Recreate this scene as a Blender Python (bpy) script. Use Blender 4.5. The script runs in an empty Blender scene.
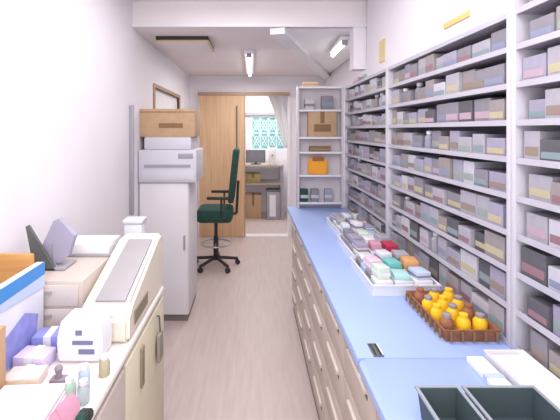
import bpy, bmesh, math, random
from mathutils import Vector, Matrix
random.seed(7)
PI = math.pi
scn = bpy.context.scene
C = scn.collection

# ------------------------------------------------------------ materials
MATS = {}
def mat(name, col, rough=0.6, metal=0.0, noise=0.03, scale=8.0, emit=0.0, alpha=1.0, trans=0.0, spec=0.4):
    if name in MATS: return MATS[name]
    m = bpy.data.materials.new(name); m.use_nodes = True
    nt = m.node_tree; b = nt.nodes['Principled BSDF']
    lin = [(c/255/12.92 if c/255 <= .04045 else ((c/255+.055)/1.055)**2.4) for c in col]
    tc = nt.nodes.new('ShaderNodeTexCoord')
    nz = nt.nodes.new('ShaderNodeTexNoise'); nz.inputs['Scale'].default_value = scale; nz.inputs['Detail'].default_value = 3
    rp = nt.nodes.new('ShaderNodeValToRGB')
    lo = [max(0, c*(1-noise*2)) for c in lin]; hi = [min(1, c*(1+noise*2)) for c in lin]
    rp.color_ramp.elements[0].position = .3; rp.color_ramp.elements[1].position = .7
    rp.color_ramp.elements[0].color = (*lo, 1); rp.color_ramp.elements[1].color = (*hi, 1)
    nt.links.new(tc.outputs['Object'], nz.inputs['Vector'])
    nt.links.new(nz.outputs['Fac'], rp.inputs['Fac'])
    nt.links.new(rp.outputs['Color'], b.inputs['Base Color'])
    b.inputs['Roughness'].default_value = rough; b.inputs['Metallic'].default_value = metal
    b.inputs['Specular IOR Level'].default_value = spec
    b.inputs['Alpha'].default_value = alpha
    b.inputs['Transmission Weight'].default_value = trans
    if emit:
        b.inputs['Emission Color'].default_value = (*lin, 1); b.inputs['Emission Strength'].default_value = emit
    MATS[name] = m
    return m

def wood(name, col, dark, axis='Z', scale=3.0, rough=.5):
    m = bpy.data.materials.new(name); m.use_nodes = True
    nt = m.node_tree; b = nt.nodes['Principled BSDF']
    f = lambda col: [((c/255+.055)/1.055)**2.4 for c in col]
    tc = nt.nodes.new('ShaderNodeTexCoord'); mp = nt.nodes.new('ShaderNodeMapping')
    s = {'Z': (14, 14, .7), 'X': (.7, 14, 14), 'Y': (14, .7, 14)}[axis]
    mp.inputs['Scale'].default_value = s
    nz = nt.nodes.new('ShaderNodeTexNoise'); nz.inputs['Scale'].default_value = scale; nz.inputs['Detail'].default_value = 5
    rp = nt.nodes.new('ShaderNodeValToRGB')
    rp.color_ramp.elements[0].color = (*f(dark), 1); rp.color_ramp.elements[1].color = (*f(col), 1)
    rp.color_ramp.elements[0].position = .25; rp.color_ramp.elements[1].position = .65
    nt.links.new(tc.outputs['Object'], mp.inputs[0]); nt.links.new(mp.outputs[0], nz.inputs['Vector'])
    nt.links.new(nz.outputs['Fac'], rp.inputs['Fac']); nt.links.new(rp.outputs['Color'], b.inputs['Base Color'])
    b.inputs['Roughness'].default_value = rough
    return m

WALL = mat('wall_white', (232, 228, 234), .9, noise=.01, scale=2)
CEIL = mat('ceiling_white', (236, 229, 231), .9, noise=.01, scale=2)
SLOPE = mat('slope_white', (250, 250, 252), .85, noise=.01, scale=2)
OAK = wood('oak_door', (212, 176, 140), (196, 156, 118))
OAKX = wood('oak_rail', (176, 146, 124), (154, 122, 100), 'X')
BOARD = wood('orange_wood', (206, 156, 92), (188, 134, 72), 'X')
BEIGE = mat('beige_laminate', (200, 187, 178), .5, noise=.015, scale=12)
BEIGE2 = mat('beige_carcass', (178, 165, 158), .6, noise=.02)
HANDLE = mat('handle_cream', (212, 200, 193), .4, noise=.01)
RECESS_SHADE = mat('recess_shadow_brown', (112, 98, 92), .8)
BLUE = mat('counter_pale_blue', (160, 181, 230), .4, noise=.012, scale=3)
KICK = mat('kick_grey', (128, 118, 116), .7)
SHELF = mat('shelf_grey_steel', (166, 163, 174), .45, noise=.01)
POST = mat('post_white_steel', (204, 201, 209), .45, noise=.01)
BACKP = mat('shelf_back_grey', (140, 138, 150), .7, noise=.01)
WPLA = mat('white_plastic', (232, 230, 234), .4, noise=.01)
STRIP = mat('label_strip_grey', (186, 183, 194), .5, noise=.02)
CLEAR = mat('frosted_tray', (222, 224, 232), .3, noise=.01)
DGREY = mat('dark_grey_bin', (84, 96, 102), .5, noise=.03)
DGREY2 = mat('dark_grey_inside', (66, 80, 84), .6, noise=.03)
BINRIM = mat('bin_rim_grey', (150, 158, 166), .4)
CARD = mat('cardboard', (192, 160, 128), .85, noise=.03, scale=20)
CARDD = mat('cardboard_dark', (140, 110, 78), .85, noise=.03, scale=20)
LILAC = mat('lilac_grey_plastic', (208, 206, 216), .45, noise=.01)
GREYP = mat('grey_plastic', (160, 158, 166), .5, noise=.02)
CREAM = mat('cream_plastic', (228, 220, 206), .45, noise=.015)
CREAM2 = mat('aged_cream_plastic', (216, 208, 184), .5, noise=.02)
OLIVE = mat('olive_recess', (142, 132, 110), .7)
TRAYG = mat('grey_tray_panel', (166, 162, 164), .5, noise=.02)
GREEN = mat('dark_green_fabric', (38, 74, 66), .8, noise=.08, scale=30)
BLACK = mat('black_plastic', (46, 46, 48), .5)
DARKG = mat('charcoal', (96, 98, 98), .5, noise=.04)
CHROME = mat('steel', (170, 172, 176), .3, metal=.8)
TUBE = mat('lit_tube', (255, 252, 246), .4, emit=5.0, noise=.0)
GOLD = mat('gold_trim', (214, 196, 140), .5)
YELLOW = mat('yellow_plastic', (246, 222, 60), .5)
ORANGE = mat('orange_plastic', (244, 166, 48), .5, noise=.04)
AMBER = mat('amber_yellow', (250, 196, 40), .45, noise=.05)
BROWN = mat('brown_basket', (150, 98, 70), .7, noise=.08, scale=40)
PINK = mat('pink_paper', (240, 214, 226), .8, noise=.02)
MAG = mat('dusty_pink', (206, 150, 172), .7, noise=.03)
RED = mat('red_print', (184, 50, 84), .5)
TEAL = mat('teal_print', (120, 196, 194), .5)
SKYB = mat('bright_blue_print', (66, 140, 212), .5, noise=.03)
VIOL = mat('violet_blue_print', (146, 150, 216), .5, noise=.06, scale=25)
PBLUE = mat('pale_blue_print', (190, 206, 236), .5)
LATT = mat('lattice_white', (226, 240, 242), .5)
TGLASS = mat('teal_pane_glow', (120, 180, 182), .15, emit=.35, noise=.15, scale=10)  # opaque pane, mild glow stands in for daylight outside
GLASS = mat('clear_bottle_glass', (210, 226, 232), .1, trans=.6, noise=.0)
PALEP = mat('pale_pink', (222, 196, 210), .6)
PALEG = mat('pale_green', (170, 204, 186), .6)

# floor: pinkish beige vinyl with soft long streaks
def floor_mat():
    m = bpy.data.materials.new('vinyl_floor'); m.use_nodes = True
    nt = m.node_tree; b = nt.nodes['Principled BSDF']
    tc = nt.nodes.new('ShaderNodeTexCoord'); mp = nt.nodes.new('ShaderNodeMapping'); mp.inputs['Scale'].default_value = (16, 1.5, 1)
    nz = nt.nodes.new('ShaderNodeTexNoise'); nz.inputs['Scale'].default_value = 2.2; nz.inputs['Detail'].default_value = 6
    rp = nt.nodes.new('ShaderNodeValToRGB')
    rp.color_ramp.elements[0].color = (.53, .435, .405, 1); rp.color_ramp.elements[1].color = (.60, .505, .475, 1)
    rp.color_ramp.elements[0].position = .3; rp.color_ramp.elements[1].position = .7
    nt.links.new(tc.outputs['Object'], mp.inputs[0]); nt.links.new(mp.outputs[0], nz.inputs['Vector'])
    nt.links.new(nz.outputs['Fac'], rp.inputs['Fac']); nt.links.new(rp.outputs['Color'], b.inputs['Base Color'])
    b.inputs['Roughness'].default_value = .38; b.inputs['Specular IOR Level'].default_value = .35
    return m
FLOOR = floor_mat()

# ------------------------------------------------------------ mesh helpers
def T(M, verts):
    for v in verts: v.co = M @ v.co
def box(bm, x0, x1, y0, y1, z0, z1, bev=0.0, M=None):
    r = bmesh.ops.create_cube(bm, size=1)
    vs = r['verts']
    for v in vs:
        v.co = Vector((x0 if v.co.x < 0 else x1, y0 if v.co.y < 0 else y1, z0 if v.co.z < 0 else z1))
    if bev > 0:
        es = list({e for v in vs for e in v.link_edges})
        rr = bmesh.ops.bevel(bm, geom=es, offset=bev, segments=2, profile=.5, affect='EDGES')
        vs = list({v for f in rr['faces'] for v in f.verts} | {v for v in vs if v.is_valid})
        # collect every vertex of this island
        seen = set(vs); st = list(vs)
        while st:
            v = st.pop()
            for e in v.link_edges:
                o = e.other_vert(v)
                if o not in seen: seen.add(o); st.append(o)
        vs = list(seen)
    if M is not None: T(M, vs)
    return vs
def lathe(bm, prof, x=0, y=0, z=0, seg=24, M=None):
    rings = []
    for r, h in prof:
        rings.append([bm.verts.new((x+r*math.cos(2*PI*k/seg), y+r*math.sin(2*PI*k/seg), z+h)) for k in range(seg)])
    for a, b in zip(rings, rings[1:]):
        for k in range(seg):
            bm.faces.new((a[k], a[(k+1) % seg], b[(k+1) % seg], b[k]))
    bm.faces.new(list(reversed(rings[0]))); bm.faces.new(rings[-1])
    if M is not None: T(M, [v for r in rings for v in r])
def tube(bm, p0, p1, r, seg=12):
    p0 = Vector(p0); p1 = Vector(p1); d = p1-p0
    q = d.to_track_quat('Z', 'Y').to_matrix().to_4x4(); q.translation = p0
    lathe(bm, [(r, 0), (r, d.length)], seg=seg, M=q)
def prism(bm, pts, axis, a, b):
    """extrude a 2d outline along an axis ('x': pts are (y,z); 'y': (x,z); 'z': (x,y))"""
    def mk(p, t):
        return {'x': (t, p[0], p[1]), 'y': (p[0], t, p[1]), 'z': (p[0], p[1], t)}[axis]
    A = [bm.verts.new(mk(p, a)) for p in pts]; B = [bm.verts.new(mk(p, b)) for p in pts]
    n = len(pts)
    bm.faces.new(A); bm.faces.new(list(reversed(B)))
    for k in range(n): bm.faces.new((A[k], B[k], B[(k+1) % n], A[(k+1) % n]))
def obj(name, bm, m, parent=None, smooth=False):
    bmesh.ops.recalc_face_normals(bm, faces=bm.faces)
    me = bpy.data.meshes.new(name); bm.to_mesh(me); bm.free()
    me.materials.append(m)
    if smooth:
        for p in me.polygons: p.use_smooth = True
        try: me.set_sharp_from_angle(angle=math.radians(40))
        except Exception: pass
    o = bpy.data.objects.new(name, me); C.objects.link(o)
    if parent is not None: o.parent = parent
    return o
def bx(name, m, x0, x1, y0, y1, z0, z1, parent=None, bev=0.0):
    bm = bmesh.new(); box(bm, x0, x1, y0, y1, z0, z1, bev); return obj(name, bm, m, parent, smooth=bev > 0)
def tag(o, label, cat, group=None, kind=None):
    o['label'] = label; o['category'] = cat
    if group: o['group'] = group
    if kind: o['kind'] = kind
    return o
def thing(name, label, cat, loc=(0, 0, 0), rz=0, group=None):
    o = bpy.data.objects.new(name, None); C.objects.link(o); o.empty_display_size = .05
    o.location = loc; o.rotation_euler = (0, 0, rz)
    return tag(o, label, cat, group)
def struct(o, label=None, cat=None):
    o['kind'] = 'structure'
    if label: o['label'] = label; o['category'] = cat
    return o
def dup(root, loc, rz=0, label=None, group=None, scale=None):
    r = root.copy(); C.objects.link(r); r.location = loc; r.rotation_euler = (0, 0, rz)
    if scale: r.scale = scale
    if label: r['label'] = label
    if group: r['group'] = group
    for ch in list(root.children):
        c = ch.copy(); C.objects.link(c); c.parent = r
        for g in ch.children:
            d = g.copy(); C.objects.link(d); d.parent = c
    return r

# ============================================================ the setting
WX = -.94     # left wall
RX = 1.10     # right wall
CF = 2.40     # far ceiling
CN = 2.60     # near ceiling
BZ = 3.07     # ceiling step
DY = 5.85     # sliding-door wall
struct(bx('floor', FLOOR, -1.1, 1.4, -1.5, 9.0, -.06, 0), 'pinkish beige vinyl floor of the narrow aisle', 'floor')
# left wall, with a doorway
bm = bmesh.new()
box(bm, WX-.1, WX, -1.5, 3.74, 0, CN); box(bm, WX-.1, WX, 5.0, 9.0, 0, CN); box(bm, WX-.1, WX, 3.74, 5.0, 2.0, CN)
struct(obj('wall_left', bm, WALL), 'plain white wall on the left', 'wall')
struct(bx('wall_right', WALL, RX, RX+.1, -1.5, 9.0, 0, CN), 'white wall behind the medicine shelves', 'wall')
struct(bx('ceiling', CEIL, WX-.1, RX+.1, -1.5, BZ, CN, CN+.1), 'white near ceiling', 'ceiling')
bm = bmesh.new()
box(bm, WX-.1, RX+.1, BZ, 9.0, CF, CF+.1); box(bm, WX-.1, RX+.1, BZ, BZ+.06, CF+.1, CN+.1)
struct(obj('ceiling', bm, CEIL), 'lower white ceiling over the far end of the aisle with its step face', 'ceiling')
struct(bx('trim_1', WPLA, WX, RX, BZ-.015, BZ, CF, CF+.022), 'thin white bead along the ceiling step', 'trim')
# back wall with the doorway (opening x -.10 .. .54, behind the door too)
bm = bmesh.new()
box(bm, WX, -.80, DY, DY+.1, 0, CF); box(bm, .54, RX, DY, DY+.1, 0, CF); box(bm, -.80, .54, DY, DY+.1, 2.14, CF)
struct(obj('wall_back', bm, WALL), 'white wall around the sliding door opening', 'wall')
# far wall with lattice window opening
FY = 7.6
bm = bmesh.new()
box(bm, WX, -.02, FY, FY+.1, 0, CF); box(bm, .66, RX, FY, FY+.1, 0, CF)
box(bm, -.02, .66, FY, FY+.1, 0, 1.20); box(bm, -.02, .66, FY, FY+.1, 1.86, CF)
struct(obj('wall_far', bm, WALL), 'white wall of the room beyond the doorway', 'wall')
# bulkhead over the shelves, small drop beside the beam
bm = bmesh.new()
box(bm, .90, RX, .2, 1.34, 2.06, CN); box(bm, .90, RX, 1.34, 2.60, 1.995, CN); box(bm, .90, RX, 2.60, BZ-.02, 2.0, CN)
struct(obj('wall_bulkhead', bm, WALL), 'white bulkhead wall above the medicine shelves', 'wall')
bm = bmesh.new(); box(bm, .80, .90, BZ, BZ+.12, 2.07, CF); 
struct(obj('trim_2', bm, WALL), 'short white post hanging below the ceiling step', 'trim')
# sloping underside right of the far ceiling
A = (.143, BZ+.02, CF-.005); B = (1.09, 5.84, CF-.012); Cc = (1.09, BZ+.02, CF-.005)
bm = bmesh.new()
up = Vector((0, 0, .03))
vs = [bm.verts.new(Vector(p)) for p in (A, B, Cc)]; bm.faces.new(vs)
struct(obj('ceiling_slope', bm, SLOPE), 'brighter triangular sloping ceiling panel on the right', 'ceiling')
bm = bmesh.new()   # band running down the slope's edge
d = (Vector(B)-Vector(A)).normalized(); s = d.cross(Vector((0, 0, 1))).normalized()
a0 = Vector(A); b0 = Vector(B)
ring = []
for p in (a0, b0):
    ring.append([bm.verts.new(p + q) for q in (s*0, s*.12, s*.12+Vector((0, 0, -.05)), Vector((0, 0, -.05)))])
r0, r1 = ring
bm.faces.new(r0); bm.faces.new(list(reversed(r1)))
for k in range(4): bm.faces.new((r0[k], r1[k], r1[(k+1) % 4], r0[(k+1) % 4]))
struct(obj('trim_3', bm, WPLA), 'white band along the edge of the sloping panel', 'trim')
struct(bx('baseboard_left', KICK, WX, WX+.008, 3.9, DY, 0, .06), 'grey baseboard at the foot of the left wall', 'baseboard')
struct(bx('trim_4', WPLA, -.80, .54, DY-.03, DY+.1, 0, .008), 'pale threshold strip across the doorway floor', 'trim')

# left-wall door
d1 = struct(bx('door_1', WPLA, WX-.06, WX-.03, 3.74, 5.0, 0, 2.0), 'white door in the left wall behind the cardboard box', 'door')
bm = bmesh.new()
box(bm, WX-.02, WX+.015, 3.70, 5.04, 2.0, 2.035); box(bm, WX-.02, WX+.015, 3.70, 3.74, 0, 2.0); box(bm, WX-.02, WX+.015, 5.0, 5.04, 0, 2.0)
obj('door_frame', bm, OAKX, d1)
# oak sliding door
d2 = struct(bx('door_2', OAK, -.78, -.10, DY-.075, DY-.04, .012, 2.10), 'pale oak sliding door pushed to the left', 'door')
hb = bmesh.new(); box(hb, -.235, -.215, DY-.10, DY-.09, 1.10, 1.95, .003)
for z in (1.16, 1.89): box(hb, -.229, -.221, DY-.092, DY-.073, z-.01, z+.01)
obj('door_handle', hb, DARKG, d2)
obj('door_edge', (lambda b: (box(b, -.112, -.098, DY-.078, DY-.037, .012, 2.10), b)[1])(bmesh.new()), OAKX, d2)
struct(bx('trim_5', OAKX, -.80, .56, DY-.085, DY, 2.105, 2.15), 'brown wooden rail above the sliding door', 'trim')
bm = bmesh.new(); box(bm, .54, .58, DY-.02, DY, .0, 2.105)
struct(obj('trim_6', bm, WPLA), 'white jamb on the right of the doorway', 'trim')

# lattice window beyond
w = bmesh.new()
box(w, -.02, .66, FY+.0, FY+.05, 1.20, 1.225); box(w, -.02, .66, FY, FY+.05, 1.835, 1.86)
box(w, -.02, .005, FY, FY+.05, 1.225, 1.835); box(w, .635, .66, FY, FY+.05, 1.225, 1.835)
win = struct(obj('window_1', w, LATT), 'window with a pale teal lattice beyond the doorway', 'window')
bm = bmesh.new()
nx = 4; cw = .63/nx
for i in range(nx+1):
    xx = .005+i*cw
    if 0 < i < nx: box(bm, xx-.009, xx+.009, FY+.012, FY+.03, 1.225, 1.835)
for j in range(2):
    z0 = 1.225+j*.305
    if j: box(bm, .005, .635, FY+.012, FY+.03, z0-.009, z0+.009)
    for i in range(nx):
        x0 = .005+i*cw
        for a, b in (((x0, z0), (x0+cw, z0+.305)), ((x0, z0+.305), (x0+cw, z0))):
            tube(bm, (a[0], FY+.02, a[1]), (b[0], FY+.02, b[1]), .009, 6)
        zc = z0+.1525; xc = x0+cw/2
        for a, b in (((-1, 0), (0, 1)), ((0, 1), (1, 0)), ((1, 0), (0, -1)), ((0, -1), (-1, 0))):
            tube(bm, (xc+a[0]*cw*.35, FY+.02, zc+a[1]*.1), (xc+b[0]*cw*.35, FY+.02, zc+b[1]*.1), .006, 6)
obj('lattice', bm, LATT, win)
bx('pane', TGLASS, .0, .64, FY+.05, FY+.06, 1.22, 1.84, win)
# grey pelmet strip over the window and bright light panel above
struct(bx('trim_7', GREYP, -.3, .8, FY-.05, FY, 1.875, 1.93), 'grey pelmet strip above the lattice window', 'trim')
t = thing('ceiling_light', 'wide bright ceiling light in the room beyond the doorway', 'light', (.2, 6.9, CF))
bx('housing', WPLA, -.45, .35, -.35, .35, -.05, 0, t, .005); bx('diffuser', TUBE, -.42, .32, -.32, .32, -.06, -.05, t)

# diagonal white curtain at the doorway's right
bm = bmesh.new(); N = 28; rows = 14; g = []
for j in range(rows+1):
    v = j/rows; z = 2.30-v*1.0
    xl = .16+.36*(v**.7)
    row = []
    for i in range(N+1):
        u = i/N
        x = xl+(.80-xl)*u
        row.append(bm.verts.new((x, 6.285+.02*math.sin(u*26+v*2), z)))
    g.append(row)
for j in range(rows):
    for i in range(N): bm.faces.new((g[j][i], g[j][i+1], g[j+1][i+1], g[j+1][i]))
cu = tag(obj('curtain', bm, SLOPE, smooth=True), 'white drape gathered diagonally inside the doorway', 'curtain')
sm = cu.modifiers.new('t', 'SOLIDIFY'); sm.thickness = .004
bm = bmesh.new(); tube(bm, (.12, 6.25, 2.30), (1.10, 6.25, 2.30), .01)
for xx in (.13, 1.09): tube(bm, (xx, 6.25, 2.30), (xx, 6.25, 2.40), .006)
tag(obj('curtain_rod', bm, CHROME), 'thin steel rod holding the white drape inside the doorway', 'rod')

# room beyond: table with monitor, boxes
t = thing('far_desk', 'brown-topped desk under the lattice window', 'desk', (.22, 7.2, 0))
bx('desktop', BEIGE2, -.42, .34, -.33, .36, .93, .97, t, .004)
for sx in (-.39, .31):
    for sy in (-.30, .33): bx('leg', GREYP, sx-.02, sx+.02, sy-.02, sy+.02, 0, .93, t)
bx('lower_shelf', BEIGE2, -.40, .32, -.30, .33, .62, .64, t)
t = thing('monitor', 'dark grey screen on the desk beneath the lattice window', 'monitor', (.08, 7.05, .97))
bx('screen', DARKG, -.19, .16, -.02, .02, .03, .26, t, .006); bx('screen_face', mat('screen_lilac', (122, 120, 134), .3), -.175, .145, -.024, -.02, .045, .245, t)
bx('stand', BLACK, -.03, .01, -.015, .05, .01, .06, t); bx('base', BLACK, -.1, .08, -.06, .08, 0, .012, t, .003)
t = thing('water_server', 'white upright dispenser standing right of the dark screen', 'dispenser', (.37, 7.0, .97))
bx('body', WPLA, -.07, .06, -.06, .06, 0, .30, t, .012); bx('nozzle', GREYP, -.02, .01, -.09, -.06, .16, .19, t, .004)
def carton(name, m, w, d, h, label, loc, tape=None, rz=0, cat='box', group=None):
    t = thing(name, label, cat, loc, rz, group)
    bx('carton', m, -w/2, w/2, -d/2, d/2, 0, h, t, .003)
    if tape: bx('tape', tape, -.02, .02, -d/2-.001, d/2+.001, h*.55, h+.0015, t)
    return t
carton('cardboard_box', CARD, .30, .3, .42, 'tan cardboard box on the floor under the far desk', (.02, 7.15, 0), CARDD)
carton('cardboard_box', mat('olive_card', (172, 156, 104), .8), .26, .28, .16, 'olive tan box on the lower shelf of the far desk', (.02, 7.12, .642), CARDD)
t = thing('storage_bin', 'grey bin with a white front on the floor beside the tan box', 'bin', (.38, 7.02, 0))
bx('body', GREYP, -.12, .12, -.12, .12, 0, .50, t, .01); bx('front_panel', WPLA, -.07, .04, -.126, -.12, .06, .44, t); bx('lid', DARKG, -.125, .125, -.125, .125, .50, .53, t, .006)

# ============================================================ ceiling fittings
t = thing('air_vent', 'square ceiling air conditioner panel with a dark slot and gold edge', 'air conditioner', (-.61, 3.8, CF))
bx('panel', CEIL, -.22, .22, -.41, .42, -.035, 0, t, .004)
bx('slot', BLACK, -.22, .232, -.44, -.412, -.034, -.001, t); bx('slot', BLACK, .222, .232, -.41, .05, -.034, -.001, t)
bx('gold_edge', GOLD, -.25, .235, -.441, -.41, -.041, -.0345, t); bx('gold_edge', GOLD, .222, .24, -.409, .05, -.041, -.0345, t)
def tube_light(label, loc, L, rz=0, tilt=0, w=.05):
    t = thing('tube_light', label, 'light', loc, rz, None)
    t.rotation_euler = (tilt, 0, rz)
    bx('housing', WPLA, -w, w, -L/2, L/2, -.03, 0, t, .004)
    bm = bmesh.new(); tube(bm, (0, -L/2+.03, -.05), (0, L/2-.03, -.05), .018, 16); obj('tube', bm, TUBE, t, True)
    for s in (-1, 1): bx('end_cap', GREYP, -.025, .025, s*(L/2-.02)-.012, s*(L/2-.02)+.012, -.072, -.025, t, .003)
    return t
tube_light('lit tube light in the middle of the low far ceiling', (-.03, 4.7, CF), 1.5)
t = tube_light('small lit tube light on the sloping panel at the right', (.80, 3.62, CF-.014), .62, -.03, 0, .045)
tube_light('lit tube light at the top edge above the shelves', (.62, 1.95, CN), .7, 0)

# yellow and orange strips on the bulkhead
tag(bx('paper_strip', GOLD, .893, .90, 2.63, 2.74, 2.06, 2.21), 'narrow upright yellow strip on the white wall above the middle shelves', 'sign')
tag(bx('paper_strip', mat('orange_strip', (232, 190, 120), .6), .893, .90, 1.61, 1.82, 2.06, 2.085), 'small flat orange strip low on the white wall above the shelves', 'sign')
tag(bx('cable_duct', GREYP, WX, -.905, 2.98, 3.0, .94, 1.78, bev=.004), 'slim grey upright duct on the left wall beside the printer', 'duct')

# ============================================================ right drawer counter
FX = .354
def make_unit(y0, label):
    t = thing('drawer_unit', label, 'cabinet', (FX, y0, 0), 0, 'beige drawer units under the blue counter')
    bx('carcass', BEIGE2, .018, .50, .002, .388, .07, .815, t)
    bx('plinth', KICK, .012, .50, .0, .39, 0, .07, t)
    zs = [(.075, .265), (.27, .455), (.46, .645), (.65, .812)]
    for a, b in zs:
        d = bx('drawer', BEIGE, 0, .018, .003, .387, a+.002, b-.002, t, .002)
        zt = {0: .21, 1: .405, 2: .625-.01, 3: .80}[zs.index((a, b))]
        bm = bmesh.new(); box(bm, -.010, .002, .09, .315, zt-.026, zt-.008, .003); obj('handle', bm, HANDLE, d, True)
        bm = bmesh.new(); box(bm, -.0015, .001, .085, .32, zt-.040, zt-.026); obj('handle_shade', bm, RECESS_SHADE, d)  # flat dark strip, paints the shade below the handle
    return t
names = ['nearest the camera, beside the dark bins', 'second from the camera, at the counter seam', 'third from the camera', 'fourth from the camera', 'fifth from the camera', 'second from the far end', 'at the far end of the counter']
u0 = make_unit(.72, 'beige four-drawer unit under the blue counter, '+names[0])
for i in range(1, 7):
    dup(u0, (FX, .72+.39*i, 0), 0, 'beige four-drawer unit under the blue counter, '+names[i])
def counter(y0, y1, label, r=.03):
    bm = bmesh.new(); pts = []
    x0 = FX-.012; x1 = RX-.01
    for k in range(7):
        a = PI/2*k/6; pts.append((x0+r-r*math.cos(a) if False else x0+r-r*math.sin(PI/2-a), y1-r+r*math.sin(a)))
    pts = [(x0, y0)]+pts+[(x1, y1), (x1, y0)]
    prism(bm, pts, 'z', .818, .845)
    bmesh.ops.bevel(bm, geom=[e for e in bm.edges if all(abs(v.co.z-.845) < 1e-5 for v in e.verts)], offset=.006, segments=2, profile=.5, affect='EDGES')
    return tag(obj('countertop', bm, BLUE, smooth=True), label, 'countertop', 'pale blue countertops')
counter(.70, 1.272, 'near pale blue countertop holding the dark grey bins')
counter(1.276, 3.80, 'long pale blue countertop running to the far rack', .008)
t = thing('cable_grommet', 'small dark green slotted fitting on the blue counter edge at the seam', 'fitting', (.417, 1.325, .845), 0)
bx('plate', DARKG, -.017, .017, -.045, .03, 0, .004, t, .001)
for dx in (-.009, .008): bx('slot', BLACK, dx-.003, dx+.003, -.04, .025, .003, .006, t)
bx('bar', WPLA, .0125, .0165, -.04, .025, .003, .007, t)

# dark grey bins
def open_box(bm, x0, x1, y0, y1, z0, z1, th, fl=.0, base=None):
    base = th if base is None else base
    """open-topped tray flaring outward by fl at the top"""
    def ring(x0, x1, y0, y1, z): return [bm.verts.new(p) for p in ((x0, y0, z), (x1, y0, z), (x1, y1, z), (x0, y1, z))]
    ob = ring(x0+fl, x1-fl, y0+fl, y1-fl, z0); ot = ring(x0, x1, y0, y1, z1)
    it = ring(x0+th, x1-th, y0+th, y1-th, z1); ib = ring(x0+fl+th, x1-fl-th, y0+fl+th, y1-fl-th, z0+base)
    bm.faces.new(list(reversed(ob))); bm.faces.new(ib)
    for a, b in ((ob, ot), (ot, it), (it, ib)):
        for k in range(4): bm.faces.new((a[k], a[(k+1) % 4], b[(k+1) % 4], b[k]))
def open_tray(name, m, w, d, h, label, cat, loc, rz=0, th=.004, fl=.01, rim=None, group=None):
    t = thing(name, label, cat, loc, rz, group)
    bm = bmesh.new(); open_box(bm, -w/2, w/2, -d/2, d/2, 0, h, th, fl); obj('body', bm, m, t)
    if rim:
        bm = bmesh.new()
        e = .005
        box(bm, -w/2-e, w/2+e, -d/2-e, -d/2+.003, h-.004, h+.002); box(bm, -w/2-e, w/2+e, d/2-.003, d/2+e, h-.004, h+.002)
        box(bm, -w/2-e, -w/2+.003, -d/2+.003, d/2-.003, h-.004, h+.002); box(bm, w/2-.003, w/2+e, -d/2+.003, d/2-.003, h-.004, h+.002)
        obj('rim', bm, rim, t)
    return t
open_tray('plastic_bin', DGREY2, .105, .30, .075, 'narrow dark grey open bin on the near blue counter, left of the wide one', 'bin', (.482, .865, .8455), 0, .004, .008, BINRIM)
open_tray('plastic_bin', DGREY2, .18, .30, .075, 'wide dark grey open bin on the near blue counter', 'bin', (.642, .865, .8455), 0, .004, .008, BINRIM)
# white tray in the corner
t = thing('paper_tray', 'flat white tray in the corner of the near counter below the shelves', 'tray', (.82, 1.13, .8455))
bm = bmesh.new(); open_box(bm, -.072, .055, -.30, .13, 0, .035, .004, .006); obj('tray', bm, WPLA, t)
bx('paper_stack', mat('white_paper', (240, 240, 242), .8), -.06, .043, -.28, .11, .005, .03, t)
t = thing('leaflet_pack', 'white folded leaflets lying beside the flat white tray', 'leaflet', (.712, 1.15, .8455))
bx('leaflets', MATS['white_paper'], -.025, .028, -.10, .10, 0, .02, t, .002); bx('paper_band', PBLUE, -.026, .029, -.01, .01, -.0001, .0215, t)

# ============================================================ medicine shelving
SX = .885; SD = .20; Z0 = .845; ZT = 1.99; PIT = .1265
def bay(y0, y1, label, posts):
    t = thing('shelving_unit', label, 'shelf', (SX, y0, Z0), 0, None)
    L = y1-y0
    for n in range(10):
        z = n*PIT+.0005 if n < 9 else ZT-Z0-.014
        s = bx('shelf', SHELF, 0, SD-.004, .022, L-.022, z, z+.008, t)
        bm = bmesh.new(); box(bm, -.004, .0, .022, L-.022, z, z+.020, .0)
        obj('label_strip', bm, STRIP, s)
    bx('back_panel', BACKP, SD-.004, SD, .0, L, 0, ZT-Z0, t)
    for p in posts:
        yy = 0 if p == 0 else L
        a, b = (0, .022) if p == 0 else (L-.022, L)
        bx('post', POST, -.006, SD-.004, a, b, 0, ZT-Z0, t, .002)
    return t
bay(.70, 1.325, 'light grey steel medicine shelf, nearest bay at the right edge', (0, 1))
bay(1.327, 2.545, 'long light grey steel medicine shelf, middle bay between two posts', (0, 1))
bay(2.547, 3.70, 'light grey steel medicine shelf, farthest bay above the far counter', (0, 1))

# prototypes: carton with printed label, bottle with cap, little open tray with lid
boxcols = [('pale grey', (168, 165, 175)), ('mid grey', (136, 133, 143)), ('lilac grey', (158, 154, 174)), ('dark grey', (92, 91, 97)), ('white', (192, 191, 201)), ('warm grey', (150, 142, 143))]
BM = [(n, mat('carton_'+n.replace(' ', '_'), c, .6, noise=.03, scale=30)) for n, c in boxcols]
acc = [('pink', mat('soft_pink', (182, 158, 174), .6)), ('yellow', mat('soft_yellow', (184, 176, 146), .6)), ('red', mat('soft_red', (146, 112, 122), .6)), ('teal', mat('soft_teal', (132, 150, 156), .6)), ('green', mat('soft_green', (146, 160, 154), .6)), ('blue', mat('soft_blue', (136, 142, 168), .6)), ('brown', mat('soft_brown', (146, 130, 120), .6))]
def proto_carton(bn, m, an, am, w, h):
    t = thing('medicine_carton', 'x', 'medicine box', (0, 0, 0))
    bm = bmesh.new(); box(bm, 0, .13, -w/2, w/2, 0, h, .002); obj('carton', bm, m, t, False)
    bm = bmesh.new(); box(bm, -.0012, .0, -w/2+.006, w/2-.006, h*.22, h*.5); obj('printed_band', bm, am, t)
    return t
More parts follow.
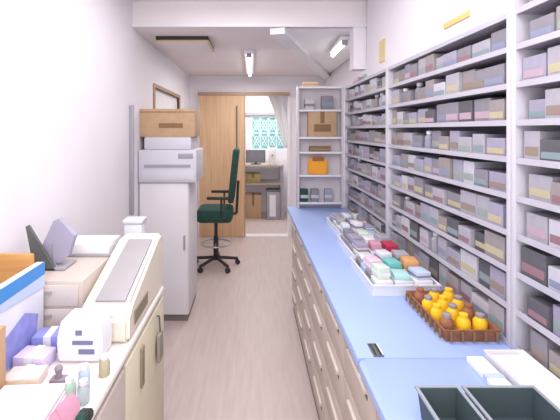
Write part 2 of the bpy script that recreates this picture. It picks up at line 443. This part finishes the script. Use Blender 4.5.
def proto_bottle(m, h):
    t = thing('medicine_bottle', 'x', 'medicine bottle', (0, 0, 0))
    bm = bmesh.new(); lathe(bm, [(.022, 0), (.024, .004), (.024, h*.68), (.013, h*.8), (.013, h*.84)], .03, 0, 0, 16); obj('bottle', bm, m, t, True)
    bm = bmesh.new(); lathe(bm, [(.016, 0), (.016, h*.15), (.014, h*.17)], .03, 0, h*.84, 16); obj('cap', bm, WPLA, t, True)
    return t
ordn = ['first', 'second', 'third', 'fourth', 'fifth', 'sixth', 'seventh', 'eighth', 'ninth', 'tenth', 'eleventh', 'twelfth', 'thirteenth', 'fourteenth', 'fifteenth']
lev = ['bottom', 'second lowest', 'third lowest', 'fourth lowest', 'middle', 'fourth highest', 'third highest', 'second highest', 'top']
cache = {}
def fill(y0, y1, bayname, ref, wmin, wmax):
    for n in range(9):
        z = Z0+n*PIT+.009
        y = y0+.035; k = 0
        while True:
            w = random.uniform(wmin, wmax)
            if y+w > y1-.005:
                if y1-.005-y > .05: w = y1-.005-y-.012
                else: break
            ci = random.choices(range(6), [4, 4, 3, 2.2, 2.5, 2])[0]
            ai = random.randrange(7)
            hs = random.choice((.074, .088, .1))
            kind = 'b' if random.random() < .07 else 'c'
            w = math.floor(w/.01)*.01
            depth = random.uniform(.004, .022)
            key = (kind, ci, ai if kind == 'c' else 0, w if kind == 'c' else 0, hs)
            where = '%s from %s, %s shelf, %s' % (ordn[k], ref, lev[n], bayname)
            if kind == 'c':
                lb = '%s carton with %s print, %s' % (BM[ci][0], acc[ai][0], where)
                gname = 'medicine cartons on the %s' % bayname
            else:
                lb = '%s bottle with white cap, %s' % (BM[ci][0], where); gname = 'medicine bottles on the shelves'
            if key in cache:
                o = dup(cache[key], (SX+depth, y+w/2, z), 0, lb, gname)
            else:
                o = proto_carton(*BM[ci], *acc[ai], w, hs) if kind == 'c' else proto_bottle(BM[ci][1], hs+.01)
                cache[key] = o; o.location = (SX+depth, y+w/2, z); o['label'] = lb; o['group'] = gname
            y += w+random.choice((.003, .004, .008)); k += 1
fill(.97, 1.303, 'nearest bay', 'near end', .07, .12)
fill(1.349, 2.523, 'middle bay', 'near post', .08, .13)
fill(2.569, 3.678, 'farthest bay', 'near post', .10, .15)

# boxes on top of the shelving
def simple_carton(m, w, d, h, label, loc, band, rz=0, group=None, name='medicine_carton', cat='medicine box'):
    t = thing(name, label, cat, loc, rz, group)
    bx('carton', m, -w/2, w/2, -d/2, d/2, 0, h, t, .002)
    bx('printed_band', band, -w/2-.001, w/2+.001, -d/2-.001, d/2+.001, h*.3, h*.55, t)
    return t
simple_carton(PALEP, .10, .16, .06, 'pink carton lying on top of the farthest shelf bay', (.965, 3.45, ZT+.001), MAG)
simple_carton(PALEG, .10, .14, .05, 'pale green carton lying on top of the farthest shelf bay', (.965, 3.15, ZT+.001), TEAL)
simple_carton(BM[0][1], .12, .25, .05, 'grey carton on top of the nearest shelf bay at the right edge', (.98, 1.17, ZT+.001), BM[1][1])

# ============================================================ rack at the far end, facing the camera
RY = 3.73
t = thing('end_rack', 'white open rack standing on the far end of the blue counter', 'rack', (.43, RY-.03, .846))
W = .44
for a in (0, W-.02): bx('side_panel', POST, a, a+.02, 0, .09, 0, 1.16, t, .002)
for z in (.04, .30, .52, .66, .92, 1.14): bx('shelf', WPLA, .02, W-.02, 0, .09, z, z+.018, t)
bx('back_panel', mat('rack_back', (204, 196, 200), .7), .02, W-.02, .084, .09, .0, 1.14, t)
t = carton('cardboard_box', CARD, .27, .075, .24, 'tan cardboard box standing in the upper part of the white end rack', (.43+.24, RY-.03+.045, .846+.678), CARDD)
bx('cut_out', CARDD, -.08, .08, -.039, -.037, .05, .12, t)
simple_carton(CARDD, .20, .07, .05, 'dark brown box lying above the orange pouch in the white end rack', (.43+.22, RY-.03+.044, .846+.5395), OLIVE)
# orange pouch
t = thing('orange_pouch', 'bright orange pouch standing on the white end rack', 'pouch', (.43+.20, RY-.03+.044, .846+.319))
bm = bmesh.new(); prof = [(-.085, 0), (.085, 0), (.095, .06), (.09, .13), (.06, .165), (-.06, .165), (-.09, .13), (-.095, .06)]
prism(bm, prof, 'y', -.03, .03); bmesh.ops.bevel(bm, geom=list(bm.edges), offset=.012, segments=2, affect='EDGES'); obj('pouch', bm, ORANGE, t, True)
bx('flap', BROWN, -.055, .055, -.036, -.03, .13, .168, t, .002)
for i, (dx, m, l) in enumerate(((.07, GREEN, 'dark green'), (.17, BM[1][1], 'grey'), (.30, BM[2][1], 'lilac'))):
    simple_carton(m, .07, .06, .12, l+' small carton on the lowest shelf of the white end rack', (.43+dx, RY-.03+.044, .846+.059), BM[4][1])
simple_carton(BM[4][1], .09, .06, .10, 'white carton on the top shelf of the white end rack', (.55, RY-.03+.044, .846+.939), acc[6][1])
simple_carton(BM[1][1], .11, .06, .13, 'grey carton on the top shelf of the white end rack', (.72, RY-.03+.044, .846+.939), acc[3][1])
simple_carton(mat('peach', (232, 200, 166), .7), .14, .06, .04, 'peach carton lying on top of the white end rack', (.56, RY-.03+.044, .846+1.1615), CARD)

# ============================================================ medicines heaped on the blue counter
trays = [((.69, 1.935), (.30, .38), 'near frosted tray of mixed medicines on the blue counter'),
         ((.705, 2.37), (.28, .42), 'middle frosted tray of mixed medicines on the blue counter'),
         ((.725, 2.86), (.26, .48), 'far frosted tray of mixed medicines on the blue counter')]
TN = ['near', 'middle', 'far']
palette = [('white', WPLA), ('white', WPLA), ('pale pink', PALEP), ('pale grey', BM[0][1]), ('frosted', CLEAR), ('pale green', mat('washed_green', (206, 222, 208), .6)), ('lilac', BM[2][1]), ('mid grey', BM[1][1]), ('pale blue', PBLUE)]
SORG = mat('soft_orange', (214, 160, 110), .6)
special = {(0, 1, 1, 1): ('teal', TEAL), (0, 1, 0, 1): ('pale teal', mat('pale_teal', (170, 214, 212), .6)), (0, 1, 1, 2): ('orange', SORG), (1, 1, 0, 2): ('crimson', RED), (1, 1, 0, 1): ('dark pink', MAG)}
for ti, ((cx, cy), (w, d), lab) in enumerate(trays):
    open_tray('medicine_tray', CLEAR, w, d, .05, lab, 'tray', (cx, cy, .8455), 0, .004, .0, WPLA)
    for layer, (nx, ny) in enumerate(((3, 4), (3, 3))):
        cw = (w-.03)/nx; cd_ = (d-.03)/ny
        for j in range(ny):
            for i in range(nx):
                if layer == 1 and (ti, layer, j, i) not in special and random.random() < .2: continue
                x = cx-w/2+.015+cw*(i+.5); y = cy-d/2+.015+cd_*(j+.5)
                nm, m = special.get((ti, layer, j, i), random.choice(palette))
                k_ = .88 if layer == 0 else random.uniform(.62, .8)
                ph = .055 if layer == 0 else random.uniform(.02, .055)
                zb = .8505 if layer == 0 else .9065
                rz = 0 if layer == 0 else random.uniform(-.18, .18)
                simple_carton(m, cw*k_, cd_*k_, ph, '%s %s packet in the %s frosted tray, %s row from front, %s from left' % ('lower' if layer == 0 else 'upper', nm, TN[ti], ordn[j], ordn[i]),
                    (x, y, zb), m if (ti, layer, j, i) in special else random.choice([WPLA, BM[1][1], PBLUE, PALEP]), rz, 'medicine packets heaped in the counter trays', 'medicine_packet', 'medicine packet')
# brown basket with yellow bottles
t = open_tray('brown_basket', BROWN, .20, .34, .045, 'brown basket of yellow bottles on the blue counter by the post', 'basket', (.77, 1.53, .8455), 0, .006, .012)
for k in range(9):
    y = -.15+k*.0375; bx('weave_strip', CARDD, -.107, -.1, y, y+.006, .008, .04, t)
for k in range(5):
    x = -.08+k*.04; bx('weave_strip', CARDD, x, x+.006, -.177, -.17, .008, .04, t)
k = 0
for j in range(4):
    for i in range(3):
        m, n = ((AMBER, 'yellow') if (i+j) % 3 != 0 else (BROWN, 'brown'))
        if (i, j) in ((1, 1), (1, 2), (1, 0)): m, n = AMBER, 'bright yellow'
        tb = thing('small_bottle', '%s small bottle in the brown basket, %s row from front, %s from left' % (n, ordn[j], ordn[i]), 'bottle', (.71+.06*i, 1.42+.075*j, .8515), 0, 'small bottles in the brown basket')
        bm = bmesh.new(); lathe(bm, [(.022, 0), (.024, .006), (.024, .045), (.014, .058)], seg=16); obj('bottle', bm, m, tb, True)
        bm = bmesh.new(); lathe(bm, [(.015, .058), (.015, .07), (.012, .072)], seg=14); obj('cap', bm, m if (i+j) % 2 else BM[5][1], tb, True)

# ============================================================ left side: cabinet, copier, boxes
t = thing('white_cabinet', 'tall plain white cabinet against the left wall carrying the printer', 'cabinet', (-.73, 3.22, 0))
bx('body', mat('cabinet_white', (224, 221, 226), .5, noise=.008), -.205, .205, .018, .50, .06, 1.155, t, .004)
bx('door', mat('cabinet_white', (0, 0, 0)), -.20, .20, 0, .018, .065, 1.15, t, .003)
bx('plinth', KICK, -.195, .195, .03, .48, 0, .06, t)
bx('door_handle', GREYP, .165, .18, -.014, 0, .60, .72, t, .003)
t = thing('office_printer', 'pale lilac-grey office printer on the tall white cabinet', 'printer', (-.705, 3.20, 1.156))
bx('body', LILAC, -.23, .25, 0, .45, 0, .27, t, .012); bx('paper_drawer', LILAC, -.20, .235, -.008, .0, .02, .10, t, .003)
bx('slot', GREYP, -.18, .20, -.004, .001, .125, .15, t); bx('lid', LILAC, -.19, .20, .03, .42, .27, .375, t, .012); bx('control_panel', GREYP, .10, .22, -.006, .002, .20, .24, t, .002)
t = carton('cardboard_box', CARD, .46, .36, .235, 'wide tan cardboard box with a dark slot on top of the printer', (-.708, 3.44, 1.532), None)
bx('hand_hole', CARDD, -.07, .13, -.182, -.18, .075, .115, t); bx('flap', CARDD, -.23, .23, -.182, -.18, .205, .212, t)

# ---- dark green tall chair
t = thing('office_chair', 'tall dark green swivel chair beside the white cabinet', 'chair', (-.42, 4.55, 0), 0)
def rbox(x0, x1, y0, y1, z0, z1, b): bm = bmesh.new(); box(bm, x0, x1, y0, y1, z0, z1, b); return bm
s = obj('seat', rbox(-.21, .20, -.2, .2, .54, .70, .05), GREEN, t, True)
bm = bmesh.new()
M = Matrix.Translation((.20, 0, .98)) @ Matrix.Rotation(math.radians(6), 4, 'Y')
box(bm, -.035, .035, -.19, .19, -.22, .40, .03, M); obj('backrest', bm, GREEN, t, True)
bm = bmesh.new(); tube(bm, (.05, 0, .58), (.24, 0, .62), .016); tube(bm, (.24, 0, .62), (.26, 0, 1.0), .016); obj('back_support', bm, BLACK, t, True)
bm = bmesh.new(); lathe(bm, [(.03, .08), (.03, .35), (.02, .36), (.02, .60)], seg=16); obj('pedestal', bm, BLACK, t, True)
for s_ in (-1, 1):
    bm = bmesh.new(); tube(bm, (.08, s_*.21, .63), (.08, s_*.24, .82), .012); box(bm, -.08, .16, s_*.24-.025, s_*.24+.025, .82, .85, .008); obj('armrest', bm, BLACK, t, True)
for k in range(5):
    a = 2*PI*k/5+.3
    bm = bmesh.new(); tube(bm, (0, 0, .11), (.26*math.cos(a), .26*math.sin(a), .07), .018); l = obj('leg', bm, BLACK, t, True)
    bm = bmesh.new(); x, y = .26*math.cos(a), .26*math.sin(a)
    tube(bm, (x-.02*math.sin(a), y+.02*math.cos(a), .028), (x+.02*math.sin(a), y-.02*math.cos(a), .028), .028, 16); tube(bm, (x, y, .03), (x, y, .075), .008); obj('caster', bm, BLACK, l, True)
# foot ring
bm = bmesh.new()
n = 28
for k in range(n):
    a, b = 2*PI*k/n, 2*PI*(k+1)/n
    tube(bm, (.17*math.cos(a), .17*math.sin(a), .27), (.17*math.cos(b), .17*math.sin(b), .27), .009, 8)
for k in range(4):
    a = PI/2*k; tube(bm, (0, 0, .27), (.17*math.cos(a), .17*math.sin(a), .27), .006, 8)
obj('foot_ring', bm, CHROME, t, True)

# ---- near-left desk cabinet
t = thing('side_desk', 'low beige desk cabinet along the left wall with a white rounded front edge', 'desk', (0, 0, 0))
bx('body', mat('desk_front_beige', (196, 184, 178), .55, noise=.012), WX+.01, -.435, .70, 1.88, .06, .815, t, .003)
bx('plinth', KICK, WX+.01, -.46, .70, 1.86, 0, .06, t)
bm = bmesh.new(); box(bm, WX+.005, -.42, .70, 1.88, .815, .842, .011); obj('desktop', bm, mat('desk_top_white', (226, 219, 214), .5, noise=.01), t, True)
for i, (a, b) in enumerate(((.72, 1.29), (1.31, 1.86))):
    d = bx('door', CREAM2 if i else mat('desk_front_beige', (0, 0, 0)), -.435, -.42, a, b, .08, .80 if not i else .80, t, .003)
    y = b-.40 if i else a+.06
    bx('handle', OLIVE, -.421, -.41, y+.0, y+.035, .62, .77, d, .003)

# raised beige drawer box on desk
t = thing('document_drawers', 'low beige drawer box on the desk against the left wall', 'drawer box', (-.765, 1.64, .8425))
bx('body', BEIGE, -.165, .14, -.20, .235, 0, .19, t, .006)
for z in (.015, .10): d = bx('drawer', mat('drawer_beige', (206, 196, 190), .5), -.15, .125, -.208, -.2, z, z+.075, t, .002); bx('handle', GREYP, -.03, .03, -.215, -.208, z+.045, z+.055, d)
# white paper sheet stack with grey edge
t = thing('letter_tray', 'white letter tray on the far end of the beige drawer box', 'tray', (-.74, 1.79, 1.033))
bx('tray', GREYP, -.10, .12, -.08, .08, 0, .012, t, .002); bx('paper_stack', WPLA, -.095, .11, -.075, .075, .012, .055, t, .002)
t = thing('desk_phone', 'pale bluish grey phone standing at the corner of the drawer box', 'phone', (-.585, 1.95, .0))
# pale case stands on the floor-level? replaced by tall slim case beside the desk
bx('case', mat('pale_blue_grey', (206, 210, 220), .5), -.045, .045, -.04, .04, 0, 1.13, t, .01); bx('lid', LILAC, -.05, .05, -.045, .045, 1.13, 1.15, t, .006)
t['label'] = 'slim pale bluish grey bin standing at the far end of the desk'; t['category'] = 'bin'; t.name = 'slim_bin'

# card reader / tablet: dark panel and lilac panel
t = thing('tablet_stand', 'dark grey and lilac tablet propped open on the beige drawer box', 'tablet', (-.80, 1.60, 1.033), .0)
bm = bmesh.new()
prism(bm, [(-.095, .175), (-.085, .18), (.025, .0), (-.06, .0)], 'y', -.06, -.045); obj('screen_panel', bm, DARKG, t)
bm = bmesh.new(); prism(bm, [(-.06, .06), (.0, .19), (.02, .20), (.085, .13), (.06, .05), (.02, .02)], 'y', -.03, .0); obj('back_panel', bm, mat('lilac_dark', (164, 162, 184), .5), t)
bm = bmesh.new(); box(bm, -.07, .06, -.06, .05, 0, .012, .004); tube(bm, (.0, -.02, .01), (.0, -.02, .10), .012); obj('foot', bm, GREYP, t, True)

# cream desktop machine with sloping grey tray
t = thing('label_machine', 'cream desktop machine with a sloping grey tray at the desk edge', 'machine', (0, 0, 0))
bm = bmesh.new()
# side outline in (y,z): rises to the far end, rounded
out = [(1.36, .843), (1.36, .93), (1.40, .965), (1.80, 1.085), (1.85, 1.10), (1.885, 1.09), (1.90, 1.06), (1.90, .95), (1.875, .843)]
prism(bm, out, 'x', -.61, -.43); bmesh.ops.bevel(bm, geom=list(bm.edges), offset=.012, segments=3, affect='EDGES'); obj('housing', bm, CREAM, t, True)
M = Matrix.Translation((-.512, 1.60, 1.028)) @ Matrix.Rotation(math.atan2(.12, .40), 4, 'X')
bm = bmesh.new(); box(bm, -.055, .055, -.20, .20, -.006, .006, .003, M); obj('tray', bm, TRAYG, t, True)
bm = bmesh.new(); box(bm, .060, .074, -.20, .20, -.004, .012, .004, M); obj('side_guide', bm, WPLA, t, True)
bm = bmesh.new(); box(bm, -.432, -.426, 1.42, 1.60, .88, .93, .002); obj('side_vent', bm, OLIVE, t)
# hanging keys / pouch on desk front
t = thing('hanging_pouch', 'small dark grey pouch hanging on the front of the beige desk', 'pouch', (-.405, 1.72, .60))
bm = bmesh.new(); box(bm, -.008, .008, -.035, .03, -.02, .10, .006); obj('pouch', bm, mat('taupe', (150, 142, 132), .7), t, True)
bm = bmesh.new(); tube(bm, (0, 0, .10), (-.004, 0, .17), .004); tube(bm, (-.004, 0, .17), (-.014, 0, .17), .004); obj('strap', bm, DARKG, t)

# blue and white long carton
t = thing('brochure_box', 'thin white brochure holder with blue top band and violet print on the left desk', 'box', (-.84, 1.255, .8425))
bx('carton', mat('brochure_white', (226, 228, 240), .5), (.058), .085, -.16, .16, 0, .27, t, .003)
bm = bmesh.new(); prism(bm, [(-.161, .225), (.161, .225), (.161, .270), (-.161, .270)], 'x', .0855, .088); obj('blue_band', bm, SKYB, t)
bm = bmesh.new(); prism(bm, [(-.161, .205), (.161, .18), (.161, .225), (-.161, .225)], 'x', .0855, .0875); obj('pale_blue_band', bm, PBLUE, t)
bm = bmesh.new(); prism(bm, [(-.08, .01), (.10, .01), (.12, .10), (.04, .14), (-.06, .11)], 'x', .0855, .0872); obj('violet_print', bm, VIOL, t)
tag(bx('wood_board', BOARD, WX+.005, -.786, 1.392, 1.41, .8435, 1.145, bev=.003), 'orange-brown wooden board standing behind the blue and white brochure holder', 'board')
t = thing('wood_box', 'brown cardboard file box at the left edge of the desk', 'box', (-.81, 1.035, .8425))
bx('box', CARD, -.12, .12, -.06, .06, 0, .20, t, .003); bx('flap', CARDD, -.12, .12, -.062, -.06, .16, .168, t); t.name = 'file_box'
# white medicine bag with blue marks
t = thing('medicine_bag', 'white paper medicine bag with dark blue marks beside the cream machine', 'bag', (-.555, 1.29, .8425))
bm = bmesh.new(); prism(bm, [(-.07, 0), (.07, 0), (.075, .07), (.06, .13), (-.06, .135), (-.075, .07)], 'y', -.04, .06); bmesh.ops.bevel(bm, geom=list(bm.edges), offset=.008, segments=2, affect='EDGES')
obj('bag', bm, mat('bag_white', (236, 236, 242), .7), t, True)
bm = bmesh.new(); box(bm, -.02, .045, -.043, -.04, .06, .072); box(bm, -.01, .01, -.043, -.04, .09, .105); box(bm, .0, .05, -.043, -.04, .03, .045); obj('blue_print', bm, mat('slate_blue', (120, 122, 160), .6), t)
# violet leaflets leaning
for i, (x, y, r, m, n) in enumerate(((-.69, 1.34, .1, VIOL, 'violet'), (-.69, 1.24, -.1, mat('lilac_leaf', (212, 200, 232), .7), 'lilac'), (-.67, 1.155, .1, mat('peach_leaf', (232, 214, 208), .7), 'peach'))):
    t = thing('leaflet_pack', n+' leaflet pack lying beside the brochure holder', 'leaflet', (x, y, .8425), r, None)
    bx('leaflets', m, -.05, .05, -.035, .035, 0, .03+.012*(2-i), t, .002); bx('paper_band', WPLA, -.012, .012, -.0365, .0365, -.0001, .032+.012*(2-i), t)
# pink stacks near
t = thing('paper_stack', 'stack of pale pink forms at the near corner of the left desk', 'papers', (-.58, .99, .8425), .06)
for i in range(5): bx('sheet_bundle', PINK if i % 2 == 0 else mat('pinkish_white', (246, 230, 238), .8), -.10+.004*(i % 3), .085-.003*i, -.09, .09-.004*(i % 2), .009*i, .009*i+.0085, t)
t = thing('pink_packet', 'dusty pink packet standing beside the pink forms', 'packet', (-.463, .955, .8425), -.2)
bm = bmesh.new(); prism(bm, [(-.025, 0), (.025, 0), (.02, .06), (0, .085), (-.02, .06)], 'y', -.03, .04); bmesh.ops.bevel(bm, geom=list(bm.edges), offset=.004, segments=2, affect='EDGES'); obj('packet', bm, MAG, t, True)
bx('seal', PALEP, -.012, .012, -.032, -.028, .01, .03, t)
t = thing('highlighter', 'yellow highlighter lying beside the pink forms', 'pen', (-.70, 1.115, .852))
t.location = (-.70, 1.092, .8965)
t.location = (-.66, 1.10, .8525)
bm = bmesh.new(); tube(bm, (-.055, 0, 0), (.03, 0, 0), .009, 14); obj('barrel', bm, YELLOW, t, True)
bm = bmesh.new(); tube(bm, (.03, 0, 0), (.06, 0, 0), .01, 14); obj('cap', bm, YELLOW, t, True)
t = thing('rubber_stamp', 'small grey-violet ink stamp on the desk behind the pink forms', 'stamp', (-.57, 1.15, .8425))
bx('base', mat('stamp_violet', (150, 136, 150), .6), -.022, .022, -.015, .015, 0, .018, t, .003)
bm = bmesh.new(); lathe(bm, [(.010, .018), (.008, .03), (.012, .045), (.008, .052)], seg=14); obj('knob', bm, mat('stamp_violet', (0, 0, 0)), t, True)
for i, (x, y, m, n) in enumerate(((-.49, 1.14, PBLUE, 'pale blue'), (-.462, 1.07, GLASS, 'clear'), (-.505, 1.07+.01, PALEG, 'pale green'), (-.45, 1.19, acc[1][1], 'pale yellow'))):
    t = thing('small_vial', n+' capped vial at the front edge of the left desk', 'vial', (x, y, .8425), 0, None)
    bm = bmesh.new(); lathe(bm, [(.014, 0), (.016, .004), (.016, .04), (.010, .05)], seg=16); obj('vial', bm, m, t, True)
    bm = bmesh.new(); lathe(bm, [(.011, .05), (.011, .062)], seg=14); obj('cap', bm, WPLA, t, True)
t = thing('tape_dispenser', 'dark green tape dispenser clipped over the white desk edge', 'dispenser', (-.425, .985, .8425), 1.57)
bm = bmesh.new(); prism(bm, [(-.035, 0), (.035, 0), (.035, .02), (.015, .035), (-.02, .04), (-.035, .02)], 'y', -.012, .012); bmesh.ops.bevel(bm, geom=list(bm.edges), offset=.003, segments=2, affect='EDGES'); obj('body', bm, GREEN, t, True)
bm = bmesh.new(); lathe(bm, [(.014, -.014), (.014, .014)], seg=18, M=Matrix.Translation((0, 0, .024)) @ Matrix.Rotation(PI/2, 4, 'X')); obj('roll', bm, BLACK, t, True)

# ============================================================ lights and camera
def area(loc, rot, sx, sy, e, col=(1, 1, 1)):
    l = bpy.data.lights.new('area', 'AREA'); l.shape = 'RECTANGLE'; l.size = sx; l.size_y = sy; l.energy = e; l.color = col
    o = bpy.data.objects.new('area_light', l); C.objects.link(o); o.location = loc; o.rotation_euler = rot; return o
area((0.05, .6, 2.55), (0, 0, 0), 1.2, 1.8, 27, (1, .98, .99))  # added area light under the near ceiling, no fixture modelled there
area((-.1, 2.0, 2.55), (0, 0, 0), .8, 1.4, 16, (1, .98, .99))  # second added light below the near ceiling, apart from the tube
area((-.03, 4.6, 2.31), (0, 0, 0), .3, 1.6, 20, (1, .98, .97))
area((.2, 6.9, 2.31), (0, 0, 0), .9, .8, 16, (1, 1, 1))
area((.1, -1.2, 1.7), (math.radians(88), 0, 0), 1.8, 1.6, 27, (1, .98, .99))  # added fill light from behind the camera, not a ceiling fixture
wd = bpy.data.worlds.new('w'); scn.world = wd; wd.use_nodes = True
wd.node_tree.nodes['Background'].inputs[0].default_value = (.96, .97, 1, 1); wd.node_tree.nodes['Background'].inputs[1].default_value = 1.0
cd = bpy.data.cameras.new('camera'); cam = bpy.data.objects.new('camera', cd); C.objects.link(cam)
cam.location = (0, 0, 1.59); cam.rotation_euler = (PI/2, 0, 0)
cd.sensor_width = 36; cd.lens = 390/560*36; cd.shift_x = 28/560; cd.shift_y = -80/560; cd.clip_start = .05
scn.camera = cam
scn.view_settings.view_transform = 'Standard'; scn.view_settings.exposure = 0
